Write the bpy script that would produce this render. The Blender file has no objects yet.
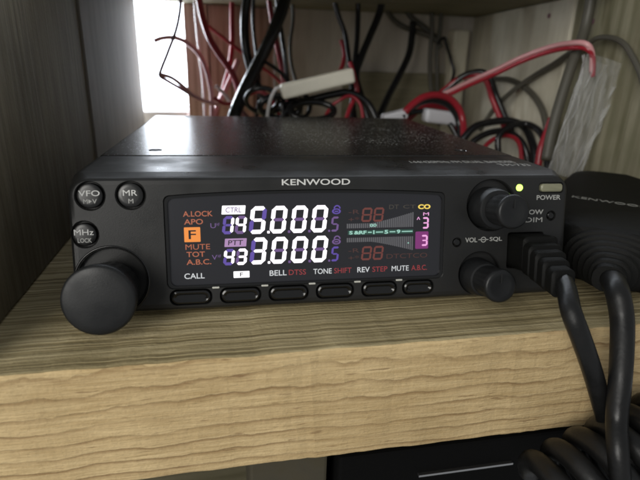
import bpy, bmesh, math, random
from mathutils import Vector, Matrix, noise
random.seed(7)
S = 0.001                     # everything below is written in millimetres
scene = bpy.context.scene
COL = scene.collection
PI = math.pi

# ------------------------------------------------------------------ materials
def mat(name):
    m = bpy.data.materials.new(name); m.use_nodes = True
    nt = m.node_tree
    return m, nt, nt.nodes['Principled BSDF']

def simple(name, col, rough=0.5, metal=0.0, spec=0.5, bump=0.0, bscale=2000, var=0.0, coat=0.0, vscale=150):
    m, nt, b = mat(name)
    b.inputs['Base Color'].default_value = (*col, 1)
    b.inputs['Roughness'].default_value = rough
    b.inputs['Metallic'].default_value = metal
    b.inputs['Specular IOR Level'].default_value = spec
    b.inputs['Coat Weight'].default_value = coat
    tc = nt.nodes.new('ShaderNodeTexCoord')
    if bump:
        n = nt.nodes.new('ShaderNodeTexNoise'); n.inputs['Scale'].default_value = bscale; n.inputs['Detail'].default_value = 4
        nt.links.new(tc.outputs['Object'], n.inputs['Vector'])
        bp = nt.nodes.new('ShaderNodeBump'); bp.inputs['Strength'].default_value = bump; bp.inputs['Distance'].default_value = 0.0002
        nt.links.new(n.outputs['Fac'], bp.inputs['Height']); nt.links.new(bp.outputs['Normal'], b.inputs['Normal'])
    if var:
        n = nt.nodes.new('ShaderNodeTexNoise'); n.inputs['Scale'].default_value = vscale; n.inputs['Detail'].default_value = 5
        nt.links.new(tc.outputs['Object'], n.inputs['Vector'])
        r = nt.nodes.new('ShaderNodeMapRange'); r.inputs[1].default_value = .3; r.inputs[2].default_value = .7
        r.inputs[3].default_value = max(0, rough-var); r.inputs[4].default_value = min(1, rough+var)
        nt.links.new(n.outputs['Fac'], r.inputs[0]); nt.links.new(r.outputs[0], b.inputs['Roughness'])
        mx = nt.nodes.new('ShaderNodeMix'); mx.data_type = 'RGBA'
        mx.inputs[6].default_value = (*[c*(1-var) for c in col], 1); mx.inputs[7].default_value = (*[min(1, c*(1+var)) for c in col], 1)
        nt.links.new(n.outputs['Fac'], mx.inputs[0]); nt.links.new(mx.outputs[2], b.inputs['Base Color'])
    return m

def glow(name, col, strength, base=(0.02,0.02,0.02)):
    m, nt, b = mat(name)
    b.inputs['Base Color'].default_value = (*base, 1)
    b.inputs['Emission Color'].default_value = (*col, 1)
    b.inputs['Emission Strength'].default_value = strength
    b.inputs['Roughness'].default_value = .5
    return m

def wood(name, stops, scl, wave=None, rough=0.7, bump=0.3, blotch=None, fine=1.0, rot=(0,0,0)):
    """stops: ramp of colours; scl: stretch of the grain noise; wave: (scale, distortion, strength) of growth rings"""
    m, nt, b = mat(name); N = nt.nodes; L = nt.links
    tc = N.new('ShaderNodeTexCoord'); mp = N.new('ShaderNodeMapping'); mp.inputs['Scale'].default_value = scl; mp.inputs['Rotation'].default_value = rot
    L.new(tc.outputs['Object'], mp.inputs['Vector'])
    n1 = N.new('ShaderNodeTexNoise'); n1.inputs['Scale'].default_value = 1; n1.inputs['Detail'].default_value = 6; n1.inputs['Roughness'].default_value = .6
    L.new(mp.outputs[0], n1.inputs['Vector'])
    rp = N.new('ShaderNodeValToRGB'); cr = rp.color_ramp
    while len(cr.elements) < len(stops): cr.elements.new(.5)
    for e, (p, c) in zip(cr.elements, stops): e.position = p; e.color = (*c, 1)
    L.new(n1.outputs['Fac'], rp.inputs[0])
    out = rp.outputs[0]; hgt = n1.outputs['Fac']
    if wave:
        mp2 = N.new('ShaderNodeMapping'); mp2.inputs['Scale'].default_value = wave['scl']; mp2.inputs['Rotation'].default_value = wave.get('rot', (0,0,0)); mp2.inputs['Location'].default_value = wave.get('loc', (0,0,0))
        L.new(tc.outputs['Object'], mp2.inputs['Vector'])
        w = N.new('ShaderNodeTexWave'); w.wave_type = 'BANDS'; w.bands_direction = wave.get('dir', 'Z'); w.wave_profile = 'SAW'
        w.inputs['Scale'].default_value = 1; w.inputs['Distortion'].default_value = wave['dist']; w.inputs['Detail'].default_value = 3
        w.inputs['Detail Scale'].default_value = wave.get('ds', 1.2); w.inputs['Detail Roughness'].default_value = .55
        L.new(mp2.outputs[0], w.inputs['Vector'])
        wr = N.new('ShaderNodeValToRGB')
        e = wr.color_ramp.elements; e[0].position = wave['ramp'][0]; e[0].color = (0,0,0,1); e[1].position = wave['ramp'][1]; e[1].color = (1,1,1,1)
        x = wr.color_ramp.elements.new(wave['ramp'][2]); x.color = (0,0,0,1)
        L.new(w.outputs['Fac'], wr.inputs[0])
        # lines fade in and out along the board
        nf = N.new('ShaderNodeTexNoise'); nf.inputs['Scale'].default_value = wave.get('fade', 60); nf.inputs['Detail'].default_value = 2
        L.new(tc.outputs['Object'], nf.inputs['Vector'])
        fr = N.new('ShaderNodeMapRange'); fr.inputs[1].default_value = .35; fr.inputs[2].default_value = .6; fr.inputs[3].default_value = wave.get('fmin', .25)
        L.new(nf.outputs['Fac'], fr.inputs[0])
        mu = N.new('ShaderNodeMath'); mu.operation = 'MULTIPLY'; L.new(wr.outputs[0], mu.inputs[0]); L.new(fr.outputs[0], mu.inputs[1])
        mu2 = N.new('ShaderNodeMath'); mu2.operation = 'MULTIPLY'; mu2.inputs[1].default_value = wave['str']; L.new(mu.outputs[0], mu2.inputs[0])
        mx = N.new('ShaderNodeMix'); mx.data_type = 'RGBA'; mx.inputs[7].default_value = (*wave['col'], 1)
        L.new(mu2.outputs[0], mx.inputs[0]); L.new(out, mx.inputs[6]); out = mx.outputs[2]
    # broad blotches
    nb = N.new('ShaderNodeTexNoise'); nb.inputs['Scale'].default_value = 28; nb.inputs['Detail'].default_value = 4
    L.new(tc.outputs['Object'], nb.inputs['Vector'])
    br = N.new('ShaderNodeMapRange'); br.inputs[1].default_value = .35; br.inputs[2].default_value = .7
    br.inputs[3].default_value = 0; br.inputs[4].default_value = blotch[0] if blotch else .15
    L.new(nb.outputs['Fac'], br.inputs[0])
    mb = N.new('ShaderNodeMix'); mb.data_type = 'RGBA'; mb.inputs[7].default_value = (*(blotch[1] if blotch else stops[0][1]), 1)
    L.new(br.outputs[0], mb.inputs[0]); L.new(out, mb.inputs[6]); out = mb.outputs[2]
    L.new(out, b.inputs['Base Color'])
    b.inputs['Roughness'].default_value = rough; b.inputs['Specular IOR Level'].default_value = .3
    n2 = N.new('ShaderNodeTexNoise'); n2.inputs['Scale'].default_value = 900*fine; n2.inputs['Detail'].default_value = 5
    L.new(tc.outputs['Object'], n2.inputs['Vector'])
    ad = N.new('ShaderNodeMath'); ad.operation = 'MULTIPLY_ADD'; ad.inputs[1].default_value = .35; L.new(n2.outputs['Fac'], ad.inputs[0]); L.new(hgt, ad.inputs[2])
    bp = N.new('ShaderNodeBump'); bp.inputs['Strength'].default_value = bump; bp.inputs['Distance'].default_value = .0006
    L.new(ad.outputs[0], bp.inputs['Height']); L.new(bp.outputs[0], b.inputs['Normal'])
    return m

M = {}
M['shelf_front'] = wood('sawn_pine_front', [(.25,(.40,.29,.155)),(.5,(.53,.395,.225)),(.75,(.62,.48,.285))], (30,200,700), rough=.75, bump=.35,
    wave=dict(scl=(5,20,50), dist=4.5, ds=2.2, ramp=(.78,.95,1.0), str=1.0, col=(.20,.115,.045), fade=40, dir='Z', rot=(0,math.radians(-1.5),0)), blotch=(.25,(.46,.34,.19)))
def pine_front():
    m, nt, b = mat('sawn_pine_face'); N = nt.nodes; L = nt.links
    tc = N.new('ShaderNodeTexCoord'); sx = N.new('ShaderNodeSeparateXYZ'); L.new(tc.outputs['Object'], sx.inputs[0])
    def M_(op, a, c=None, d=None):
        q = N.new('ShaderNodeMath'); q.operation = op
        for i, v in enumerate((a, c, d)):
            if v is None: continue
            if isinstance(v, (int, float)): q.inputs[i].default_value = v
            else: L.new(v, q.inputs[i])
        return q.outputs[0]
    def noise_(scl, detail=3, rough=.55, loc=(0,0,0)):
        mp = N.new('ShaderNodeMapping'); mp.inputs['Scale'].default_value = scl; mp.inputs['Location'].default_value = loc; L.new(tc.outputs['Object'], mp.inputs[0])
        n = N.new('ShaderNodeTexNoise'); n.inputs['Scale'].default_value = 1; n.inputs['Detail'].default_value = detail; n.inputs['Roughness'].default_value = rough
        L.new(mp.outputs[0], n.inputs['Vector']); return n.outputs['Fac']
    f = M_('MULTIPLY', sx.outputs['Z'], -30.3)                       # 0 at the top arris, 1 at the foot
    ph = M_('ADD', M_('MULTIPLY', f, 5.0), M_('MULTIPLY', M_('MULTIPLY', f, f), 2.6))
    wob = M_('MULTIPLY', M_('SUBTRACT', noise_((62, 30, 45), 3, .55), .5), M_('SUBTRACT', 1.5, M_('MULTIPLY', f, .7)))
    slow = M_('MULTIPLY', M_('SUBTRACT', noise_((9, 9, 14), 2), .5), 2.6)
    ph = M_('ADD', M_('ADD', ph, wob), slow)
    fr = M_('FRACT', ph)
    rp = N.new('ShaderNodeValToRGB'); e = rp.color_ramp.elements
    e[0].position = 0; e[0].color = (.95,.95,.95,1); e[1].position = 1; e[1].color = (.0,.0,.0,1)
    for p, c in ((.07,.75),(.22,.22),(.45,.03),(.965,.0),(.985,.5)): x = e.new(p); x.color = (c,c,c,1)
    L.new(fr, rp.inputs[0])
    fade = N.new('ShaderNodeMapRange'); fade.inputs[1].default_value = .36; fade.inputs[2].default_value = .58; fade.inputs[3].default_value = .35
    L.new(noise_((28, 30, 130), 3), fade.inputs[0])
    line = M_('MULTIPLY', M_('MULTIPLY', rp.outputs[0], fade.outputs[0]), .85)
    base = N.new('ShaderNodeValToRGB'); e = base.color_ramp.elements
    e[0].position = .3; e[0].color = (.40,.275,.125,1); e[1].position = .68; e[1].color = (.72,.55,.30,1)
    L.new(M_('ADD', M_('MULTIPLY', noise_((70, 300, 1500), 5, .65), .6), M_('MULTIPLY', noise_((22, 22, 40), 4), .4)), base.inputs[0])
    mx = N.new('ShaderNodeMix'); mx.data_type = 'RGBA'; mx.inputs[7].default_value = (.20,.11,.042,1); L.new(line, mx.inputs[0]); L.new(base.outputs[0], mx.inputs[6])
    # small flecks and soft darker blotches
    fl = N.new('ShaderNodeMapRange'); fl.inputs[1].default_value = .66; fl.inputs[2].default_value = .74; fl.inputs[4].default_value = .6; L.new(noise_((160, 300, 1100), 2, .5, (3,0,7)), fl.inputs[0])
    m2 = N.new('ShaderNodeMix'); m2.data_type = 'RGBA'; m2.inputs[7].default_value = (.22,.13,.06,1); L.new(fl.outputs[0], m2.inputs[0]); L.new(mx.outputs[2], m2.inputs[6])
    st = N.new('ShaderNodeMapRange'); st.inputs[1].default_value = .52; st.inputs[2].default_value = .72; st.inputs[4].default_value = .45; L.new(noise_((30, 30, 22), 4, .6, (1.7,0,0)), st.inputs[0])
    m3 = N.new('ShaderNodeMix'); m3.data_type = 'RGBA'; m3.inputs[7].default_value = (.36,.27,.14,1); L.new(st.outputs[0], m3.inputs[0]); L.new(m2.outputs[2], m3.inputs[6])
    L.new(m3.outputs[2], b.inputs['Base Color']); b.inputs['Roughness'].default_value = .75; b.inputs['Specular IOR Level'].default_value = .2
    h = M_('SUBTRACT', M_('ADD', noise_((140, 400, 1900), 4, .7), M_('MULTIPLY', noise_((900, 900, 900), 3), .5)), M_('MULTIPLY', line, .8))
    bp = N.new('ShaderNodeBump'); bp.inputs['Strength'].default_value = .75; bp.inputs['Distance'].default_value = .0006; L.new(h, bp.inputs['Height']); L.new(bp.outputs[0], b.inputs['Normal'])
    return m
M['shelf_front'] = pine_front()
M['shelf_top'] = wood('weathered_pine_top', [(.36,(.20,.155,.072)),(.5,(.43,.35,.185)),(.64,(.62,.52,.31))], (9,800,800), rough=.85, bump=1.0,
    wave=dict(scl=(2,210,10), dist=2.2, ds=.6, ramp=(.35,.8,1.0), str=.5, col=(.17,.125,.055), fade=50, dir='Y'), blotch=(.35,(.2,.17,.09)))
M['dark_wall'] = wood('dark_stained_board', [(.3,(.09,.074,.043)),(.5,(.135,.113,.070)),(.7,(.185,.157,.102))], (420,420,26), rough=.75, bump=.3, blotch=(.4,(.05,.04,.022)))
M['grey_board'] = wood('grey_brown_board', [(.3,(.12,.105,.085)),(.5,(.155,.138,.112)),(.7,(.19,.17,.142))], (200,200,20), rough=.75, bump=.2)
M['olive_board'] = wood('olive_board', [(.3,(.16,.145,.09)),(.5,(.22,.2,.13)),(.7,(.27,.25,.17))], (20,300,300), rough=.7, bump=.3, blotch=(.4,(.13,.12,.07)))
M['back_panel'] = wood('pale_grey_panel', [(.3,(.47,.43,.38)),(.5,(.54,.50,.44)),(.7,(.60,.56,.50))], (160,160,20), rough=.8, bump=.15)
M['rail'] = wood('rail_board', [(.3,(.17,.155,.10)),(.5,(.22,.2,.135)),(.7,(.27,.25,.18))], (20,300,300), rough=.8, bump=.2)
M['brown_board'] = wood('reddish_brown_board', [(.3,(.36,.23,.18)),(.5,(.48,.33,.27)),(.7,(.58,.43,.37))], (300,300,10), rough=.6, bump=.3,
    wave=dict(scl=(55,10,3), dist=1.2, ramp=(.3,.6,1.0), str=.6, col=(.20,.10,.075), fade=30, dir='X'))
M['white_wall'] = wood('whitewashed_board', [(.3,(.55,.51,.41)),(.5,(.67,.63,.52)),(.7,(.75,.71,.60))], (120,120,12), rough=.8, bump=.3, blotch=(.45,(.33,.31,.22)))
M['stained_shaded_wall'] = wood('stained_shaded_board', [(.3,(.15,.135,.085)),(.5,(.24,.22,.15)),(.7,(.35,.325,.235))], (120,120,10), rough=.8, bump=.3, blotch=(.6,(.10,.10,.05)),  # olive stain; shadows falling on these boards are also darkened into the colour
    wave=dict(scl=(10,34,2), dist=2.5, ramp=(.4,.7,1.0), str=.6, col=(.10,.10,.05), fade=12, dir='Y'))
M['panel'] = simple('charcoal_plastic', (.0155,.0155,.0152), .38, spec=.33, bump=.12, bscale=4500, var=.15, vscale=60)
M['button'] = simple('black_button_plastic', (.009,.009,.009), .3)
M['knob'] = simple('black_knob_rubber', (.010,.0105,.011), .42, spec=.30, bump=.08, bscale=2200, var=.12, vscale=120)
M['gloss'] = simple('gloss_black_plastic', (.006,.006,.006), .16)
M['recess'] = simple('recess_black', (.006,.006,.006), .5)
M['white_print'] = simple('white_print', (.62,.62,.60), .6)
M['grey_print'] = simple('grey_print', (.36,.36,.34), .5)
M['dull_print'] = simple('worn_print', (.24,.24,.22), .5)
M['red_print'] = simple('red_print', (.50,.035,.045), .5)
M['cream'] = simple('cream_plastic', (.78,.75,.64), .45, var=.1, bump=.2, bscale=700)
M['white_pl'] = simple('white_plastic', (.62,.62,.66), .4)
M['olive_btn'] = simple('olive_button', (.22,.215,.14), .35)
M['silver'] = simple('silver_metal', (.55,.55,.55), .35, metal=1)
M['black_cable'] = simple('black_cable_sheath', (.010,.010,.011), .27, bump=.2, bscale=400)
M['cord'] = simple('black_cord_rubber', (.007,.007,.007), .42, spec=.32, bump=.3, bscale=900, var=.15)
M['mic'] = simple('black_mic_plastic', (.004,.004,.0035), .62, spec=.16, bump=.35, bscale=1800)
M['grey_cable'] = simple('dusty_dark_cable', (.075,.07,.055), .5)
M['red_cable'] = simple('red_wire', (.30,.016,.028), .3)
M['pink_cable'] = simple('faded_pink_wire', (.60,.30,.31), .35)
M['mauve'] = simple('mauve_wire', (.20,.10,.12), .4)
M['white_cable'] = simple('white_wire', (.62,.6,.6), .4)
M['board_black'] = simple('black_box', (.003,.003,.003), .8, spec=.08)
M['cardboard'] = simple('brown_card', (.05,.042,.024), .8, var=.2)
M['foot'] = simple('rubber', (.01,.01,.01), .8)

# cover: black paint, faint orange peel and a patch of dust specks
m, nt, b = mat('black_paint_dusty'); N = nt.nodes; L = nt.links
tc = N.new('ShaderNodeTexCoord')
b.inputs['Specular IOR Level'].default_value = .7; b.inputs['Roughness'].default_value = .3; b.inputs['Base Color'].default_value = (.010,.010,.011,1)
vo = N.new('ShaderNodeTexVoronoi'); vo.inputs['Scale'].default_value = 1250; L.new(tc.outputs['Object'], vo.inputs['Vector'])
sp = N.new('ShaderNodeMapRange'); sp.inputs[1].default_value = .38; sp.inputs[2].default_value = .24; L.new(vo.outputs['Distance'], sp.inputs[0])
hs = N.new('ShaderNodeSeparateColor'); L.new(vo.outputs['Color'], hs.inputs[0])
pick = N.new('ShaderNodeMapRange'); pick.inputs[1].default_value = .66; pick.inputs[2].default_value = .8; L.new(hs.outputs[0], pick.inputs[0])
mpd = N.new('ShaderNodeMapping'); mpd.vector_type = 'TEXTURE'; mpd.inputs['Location'].default_value = (.026,.098,.035); mpd.inputs['Scale'].default_value = (.072,.062,.05)
L.new(tc.outputs['Object'], mpd.inputs['Vector'])
gr = N.new('ShaderNodeTexGradient'); gr.gradient_type = 'SPHERICAL'; L.new(mpd.outputs[0], gr.inputs['Vector'])
nz = N.new('ShaderNodeTexNoise'); nz.inputs['Scale'].default_value = 70; nz.inputs['Detail'].default_value = 3; L.new(tc.outputs['Object'], nz.inputs['Vector'])
nzr = N.new('ShaderNodeMapRange'); nzr.inputs[1].default_value = .3; nzr.inputs[2].default_value = .62; L.new(nz.outputs['Fac'], nzr.inputs[0])
gs = N.new('ShaderNodeMapRange'); gs.inputs[1].default_value = 0; gs.inputs[2].default_value = .4; gs.inputs[3].default_value = .04; L.new(gr.outputs['Fac'], gs.inputs[0])
def mul(a, c):
    q = N.new('ShaderNodeMath'); q.operation = 'MULTIPLY'; L.new(a, q.inputs[0])
    if isinstance(c, (int, float)): q.inputs[1].default_value = c
    else: L.new(c, q.inputs[1])
    return q.outputs[0]
f_ = mul(mul(mul(sp.outputs[0], pick.outputs[0]), gs.outputs[0]), nzr.outputs[0])
film = mul(mul(gs.outputs[0], nzr.outputs[0]), .008)
ad = N.new('ShaderNodeMath'); ad.operation = 'ADD'; ad.use_clamp = True; L.new(mul(f_, 1.0), ad.inputs[0]); L.new(film, ad.inputs[1])
mx = N.new('ShaderNodeMix'); mx.data_type = 'RGBA'; mx.inputs[6].default_value = (.010,.010,.011,1); mx.inputs[7].default_value = (.85,.85,.80,1)
L.new(ad.outputs[0], mx.inputs[0]); L.new(mx.outputs[2], b.inputs['Base Color'])
rr = N.new('ShaderNodeMapRange'); rr.inputs[3].default_value = .27; rr.inputs[4].default_value = .6
L.new(ad.outputs[0], rr.inputs[0]); L.new(rr.outputs[0], b.inputs['Roughness'])
n2 = N.new('ShaderNodeTexNoise'); n2.inputs['Scale'].default_value = 1500; L.new(tc.outputs['Object'], n2.inputs['Vector'])
bp = N.new('ShaderNodeBump'); bp.inputs['Strength'].default_value = .15; bp.inputs['Distance'].default_value = .0001
L.new(n2.outputs['Fac'], bp.inputs['Height']); L.new(bp.outputs[0], b.inputs['Normal'])
M['cover'] = m

# display backing: smoky dark glass
m, nt, b = mat('smoked_display_glass'); b.inputs['Base Color'].default_value = (.014,.014,.017,1); b.inputs['Roughness'].default_value = .22
b.inputs['Emission Color'].default_value = (.5,.52,.62,1); b.inputs['Emission Strength'].default_value = .008
M['glass'] = m
# clear plastic bag
m, nt, b = mat('clear_plastic_film'); b.inputs['Base Color'].default_value = (.95,.96,.97,1); b.inputs['Roughness'].default_value = .13
b.inputs['Alpha'].default_value = 1; b.inputs['IOR'].default_value = 1.45
tr = nt.nodes.new('ShaderNodeBsdfTransparent'); ms = nt.nodes.new('ShaderNodeMixShader')
lw = nt.nodes.new('ShaderNodeLayerWeight'); lw.inputs['Blend'].default_value = .35
mr = nt.nodes.new('ShaderNodeMapRange'); mr.inputs[3].default_value = .035; mr.inputs[4].default_value = .62
nt.links.new(lw.outputs['Facing'], mr.inputs[0]); nt.links.new(mr.outputs[0], ms.inputs[0])
nt.links.new(tr.outputs[0], ms.inputs[1]); nt.links.new(b.outputs[0], ms.inputs[2]); nt.links.new(ms.outputs[0], nt.nodes['Material Output'].inputs[0])
wn = nt.nodes.new('ShaderNodeTexNoise'); wn.inputs['Scale'].default_value = 90; bp = nt.nodes.new('ShaderNodeBump'); bp.inputs['Strength'].default_value = .25; bp.inputs['Distance'].default_value = .002
tc = nt.nodes.new('ShaderNodeTexCoord'); nt.links.new(tc.outputs['Object'], wn.inputs['Vector']); nt.links.new(wn.outputs['Fac'], bp.inputs['Height']); nt.links.new(bp.outputs[0], b.inputs['Normal'])
M['film'] = m

M['lit_white'] = glow('lit_white_segment', (1,.93,1), 1.5)
M['lit_badge'] = glow('lit_white_badge', (1,.98,1), 1.3)
M['lit_violet'] = glow('violet_segment', (.22,.12,.80), .42)
M['dim_violet'] = glow('dim_violet_segment', (.40,.20,.66), .34)
M['lit_purple'] = glow('purple_badge', (.72,.42,.80), .55)
M['lit_orange'] = glow('lit_orange_flag', (1,.30,.03), .85)
M['dim_orange'] = glow('dim_orange_legend', (.80,.20,.08), .48)
M['dim_red'] = glow('dim_red_segment', (.75,.14,.10), .17)
M['faint_red'] = glow('faint_red_segment', (.6,.14,.10), .08)
M['lit_green'] = glow('lit_green_scale', (.50,.95,.80), .62)
M['green_line'] = glow('green_scale_band', (.03,.40,.27), .12)
M['lit_yellow'] = glow('lit_yellow_legend', (1,.72,.12), .95)
M['lit_magenta'] = glow('lit_magenta_block', (.62,.05,.50), .30)
M['lit_pink'] = glow('lit_pink_segment', (1,.45,.85), .9)
M['meter'] = simple('unlit_meter_bar', (.13,.13,.145), .5)
M['ghost'] = simple('unlit_legend', (.07,.06,.05), .5)
M['led'] = glow('green_led', (.55,1,.12), 3.2)
M['tab'] = simple('pale_catch', (.50,.50,.45), .35)

# ------------------------------------------------------------------ helpers
def link(me, name, parent=None, mats=(), smooth=False, label=None):
    o = bpy.data.objects.new(name, me); COL.objects.link(o)
    for k in mats: me.materials.append(M[k])
    if parent: o.parent = parent
    if smooth:
        for p in me.polygons: p.use_smooth = True
    if label: o['label'] = label
    return o
def from_bm(bm, name, parent=None, mats=(), smooth=False, T=None, label=None):
    bmesh.ops.recalc_face_normals(bm, faces=bm.faces)
    for v in bm.verts:
        c = Vector(v.co)
        if T: c = T(c)
        v.co = c*S
    me = bpy.data.meshes.new(name); bm.to_mesh(me); bm.free()
    return link(me, name, parent, mats, smooth, label)
def empty(name, loc, rz=0):
    o = bpy.data.objects.new(name, None); COL.objects.link(o); o.location = Vector(loc)*S; o.rotation_euler.z = rz
    o.empty_display_size = .01
    return o
def tag(o, label=None, cat=None, group=None, kind=None):
    for k, v in (('label', label), ('category', cat), ('group', group), ('kind', kind)):
        if v: o[k] = v
    return o
def box_bm(x0, x1, y0, y1, z0, z1, bev=0, seg=2, bm=None):
    b = bmesh.new()
    bmesh.ops.create_cube(b, size=1)
    for v in b.verts:
        v.co = Vector((x0+(v.co.x+.5)*(x1-x0), y0+(v.co.y+.5)*(y1-y0), z0+(v.co.z+.5)*(z1-z0)))
    if bev: bmesh.ops.bevel(b, geom=b.edges[:], offset=bev, segments=seg, affect='EDGES', profile=.6)
    if bm is None: return b
    me = bpy.data.meshes.new('t'); b.to_mesh(me); b.free(); bm.from_mesh(me); bpy.data.meshes.remove(me)
    return bm
def rough_board(name, x0, x1, y0, y1, z0, z1, mats, parent=None, bev=.8, nx=60, amp=.25, matfn=None):
    """a board whose arrises are worn and slightly uneven"""
    bm = bmesh.new()
    bmesh.ops.create_cube(bm, size=1)
    for v in bm.verts:
        v.co = Vector((x0+(v.co.x+.5)*(x1-x0), y0+(v.co.y+.5)*(y1-y0), z0+(v.co.z+.5)*(z1-z0)))
    bmesh.ops.bevel(bm, geom=bm.edges[:], offset=bev, segments=3, affect='EDGES', profile=.5)
    L_ = max(x1-x0, y1-y0, z1-z0); ax = [x1-x0, y1-y0, z1-z0].index(L_); lo = (x0, y0, z0)[ax]
    nrm = Vector([1 if i == ax else 0 for i in range(3)])
    for k in range(1, nx):
        c = [0,0,0]; c[ax] = lo+L_*k/nx
        bmesh.ops.bisect_plane(bm, geom=bm.verts[:]+bm.edges[:]+bm.faces[:], plane_co=c, plane_no=nrm)
    for v in bm.verts:
        n = noise.noise_vector(v.co*.09)+.5*noise.noise_vector(v.co*.31)
        n[ax] = 0; v.co += n*amp
    if matfn:
        bm.normal_update()
        for f in bm.faces: f.material_index = matfn(f)
    return from_bm(bm, name, parent, mats)
def catmull(pts, n=8):
    P = [Vector(p) for p in pts]
    if len(P) < 3: return P
    Q = [2*P[0]-P[1]]+P+[2*P[-1]-P[-2]]; out = []
    for i in range(1, len(Q)-2):
        a, b_, c, d = Q[i-1:i+3]
        for k in range(n):
            t = k/n
            out.append(.5*((2*b_)+(c-a)*t+(2*a-5*b_+4*c-d)*t*t+(3*b_-a-3*c+d)*t**3))
    out.append(P[-1]); return out
def tube_bm(pts, r, seg=14, n=8, bm=None, caps=True, smooth=True):
    P = catmull(pts, n) if smooth else [Vector(p) for p in pts]
    bm = bm or bmesh.new(); rings = []
    t0 = (P[1]-P[0]).normalized(); u = t0.orthogonal().normalized()
    for i, p in enumerate(P):
        t = (P[min(i+1, len(P)-1)]-P[max(i-1, 0)]).normalized()
        u = (u-t*u.dot(t)).normalized(); v = t.cross(u)
        rr = r(i/(len(P)-1)) if callable(r) else r
        rings.append([bm.verts.new(p+(u*math.cos(2*PI*k/seg)+v*math.sin(2*PI*k/seg))*rr) for k in range(seg)])
    for a, b_ in zip(rings, rings[1:]):
        for k in range(seg): bm.faces.new((a[k], a[(k+1)%seg], b_[(k+1)%seg], b_[k]))
    if caps: bm.faces.new(rings[0][::-1]); bm.faces.new(rings[-1])
    return bm
def autosmooth(o, ang=35, big=4e-5):
    me = o.data
    for p in me.polygons: p.use_smooth = p.area < big
    bm = bmesh.new(); bm.from_mesh(me)
    for e in bm.edges:
        if len(e.link_faces) == 2: e.smooth = e.calc_face_angle(0) < math.radians(ang)
    bm.to_mesh(me); bm.free()
    return o
def lathe_bm(profile, seg=64, flute=None, bm=None):
    """profile [(r, n)] about the third axis"""
    bm = bm or bmesh.new(); rings = []
    for r, h in profile:
        if r < 1e-6: rings.append([bm.verts.new((0,0,h))]); continue
        ring = []
        for k in range(seg):
            a = 2*PI*k/seg; q = r
            if flute and flute[1] <= h <= flute[2]: q = r-(flute[0] if (k//2)%2 else 0)
            ring.append(bm.verts.new((q*math.cos(a), q*math.sin(a), h)))
        rings.append(ring)
    for a, b_ in zip(rings, rings[1:]):
        if len(a) == 1 and len(b_) == 1: continue
        for k in range(seg):
            k2 = (k+1) % seg
            if len(a) == 1: bm.faces.new((a[0], b_[k2], b_[k]))
            elif len(b_) == 1: bm.faces.new((a[k], a[k2], b_[0]))
            else: bm.faces.new((a[k], a[k2], b_[k2], b_[k]))
    return bm
def rrect(x0, x1, y0, y1, r, n=6):
    out = []
    for cx, cy, a0 in ((x1-r, y1-r, 0), (x0+r, y1-r, 90), (x0+r, y0+r, 180), (x1-r, y0+r, 270)):
        for k in range(n+1):
            a = math.radians(a0+90*k/n); out.append((cx+r*math.cos(a), cy+r*math.sin(a)))
    return out
def prism(bm, pts, z0, z1, mi=0):
    a = [bm.verts.new((x, y, z0)) for x, y in pts]; b_ = [bm.verts.new((x, y, z1)) for x, y in pts]
    n = len(pts); fs = [bm.faces.new(a[::-1]), bm.faces.new(b_)]
    for k in range(n): fs.append(bm.faces.new((a[k], a[(k+1)%n], b_[(k+1)%n], b_[k])))
    for f in fs: f.material_index = mi
    return bm
def loft_prism(bm, pts, stations):
    """stations [(inset, z)]: an outline pulled in by inset towards its middle at each height; closed both ends"""
    cx = (min(p[0] for p in pts)+max(p[0] for p in pts))/2; cy = (min(p[1] for p in pts)+max(p[1] for p in pts))/2
    hx = max(p[0] for p in pts)-cx; hy = max(p[1] for p in pts)-cy
    rings = []
    for ins, z in stations:
        rings.append([bm.verts.new((cx+(x-cx)*(hx-ins)/hx, cy+(y-cy)*(hy-ins)/hy, z)) for x, y in pts])
    n = len(pts)
    for a, b_ in zip(rings, rings[1:]):
        for k in range(n): bm.faces.new((a[k], a[(k+1)%n], b_[(k+1)%n], b_[k]))
    bm.faces.new(rings[0][::-1]); bm.faces.new(rings[-1])
    return bm
def text_bm(s, x0, x1, y0, y1, z=0, th=.04, shear=0.0, bold=0.0):
    """writing fitted into a box"""
    cu = bpy.data.curves.new('t', 'FONT'); cu.body = s; cu.size = 1; cu.offset = 0 if 'M' in s else bold; cu.resolution_u = 4; cu.extrude = .01
    o = bpy.data.objects.new('t', cu); COL.objects.link(o)
    dg = bpy.context.evaluated_depsgraph_get(); me = bpy.data.meshes.new_from_object(o.evaluated_get(dg))
    bpy.data.objects.remove(o); bpy.data.curves.remove(cu)
    bm = bmesh.new(); bm.from_mesh(me); bpy.data.meshes.remove(me)
    xs = [v.co.x for v in bm.verts]; ys = [v.co.y for v in bm.verts]
    a, b_, c, d = min(xs), max(xs), min(ys), max(ys)
    for v in bm.verts:
        y = (v.co.y-c)/(d-c)
        v.co = Vector((x0+(v.co.x-a)/(b_-a)*(x1-x0)+shear*(y-.5)*(y1-y0), y0+y*(y1-y0), z+(th if v.co.z > 0 else 0)))
    return bm
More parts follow.
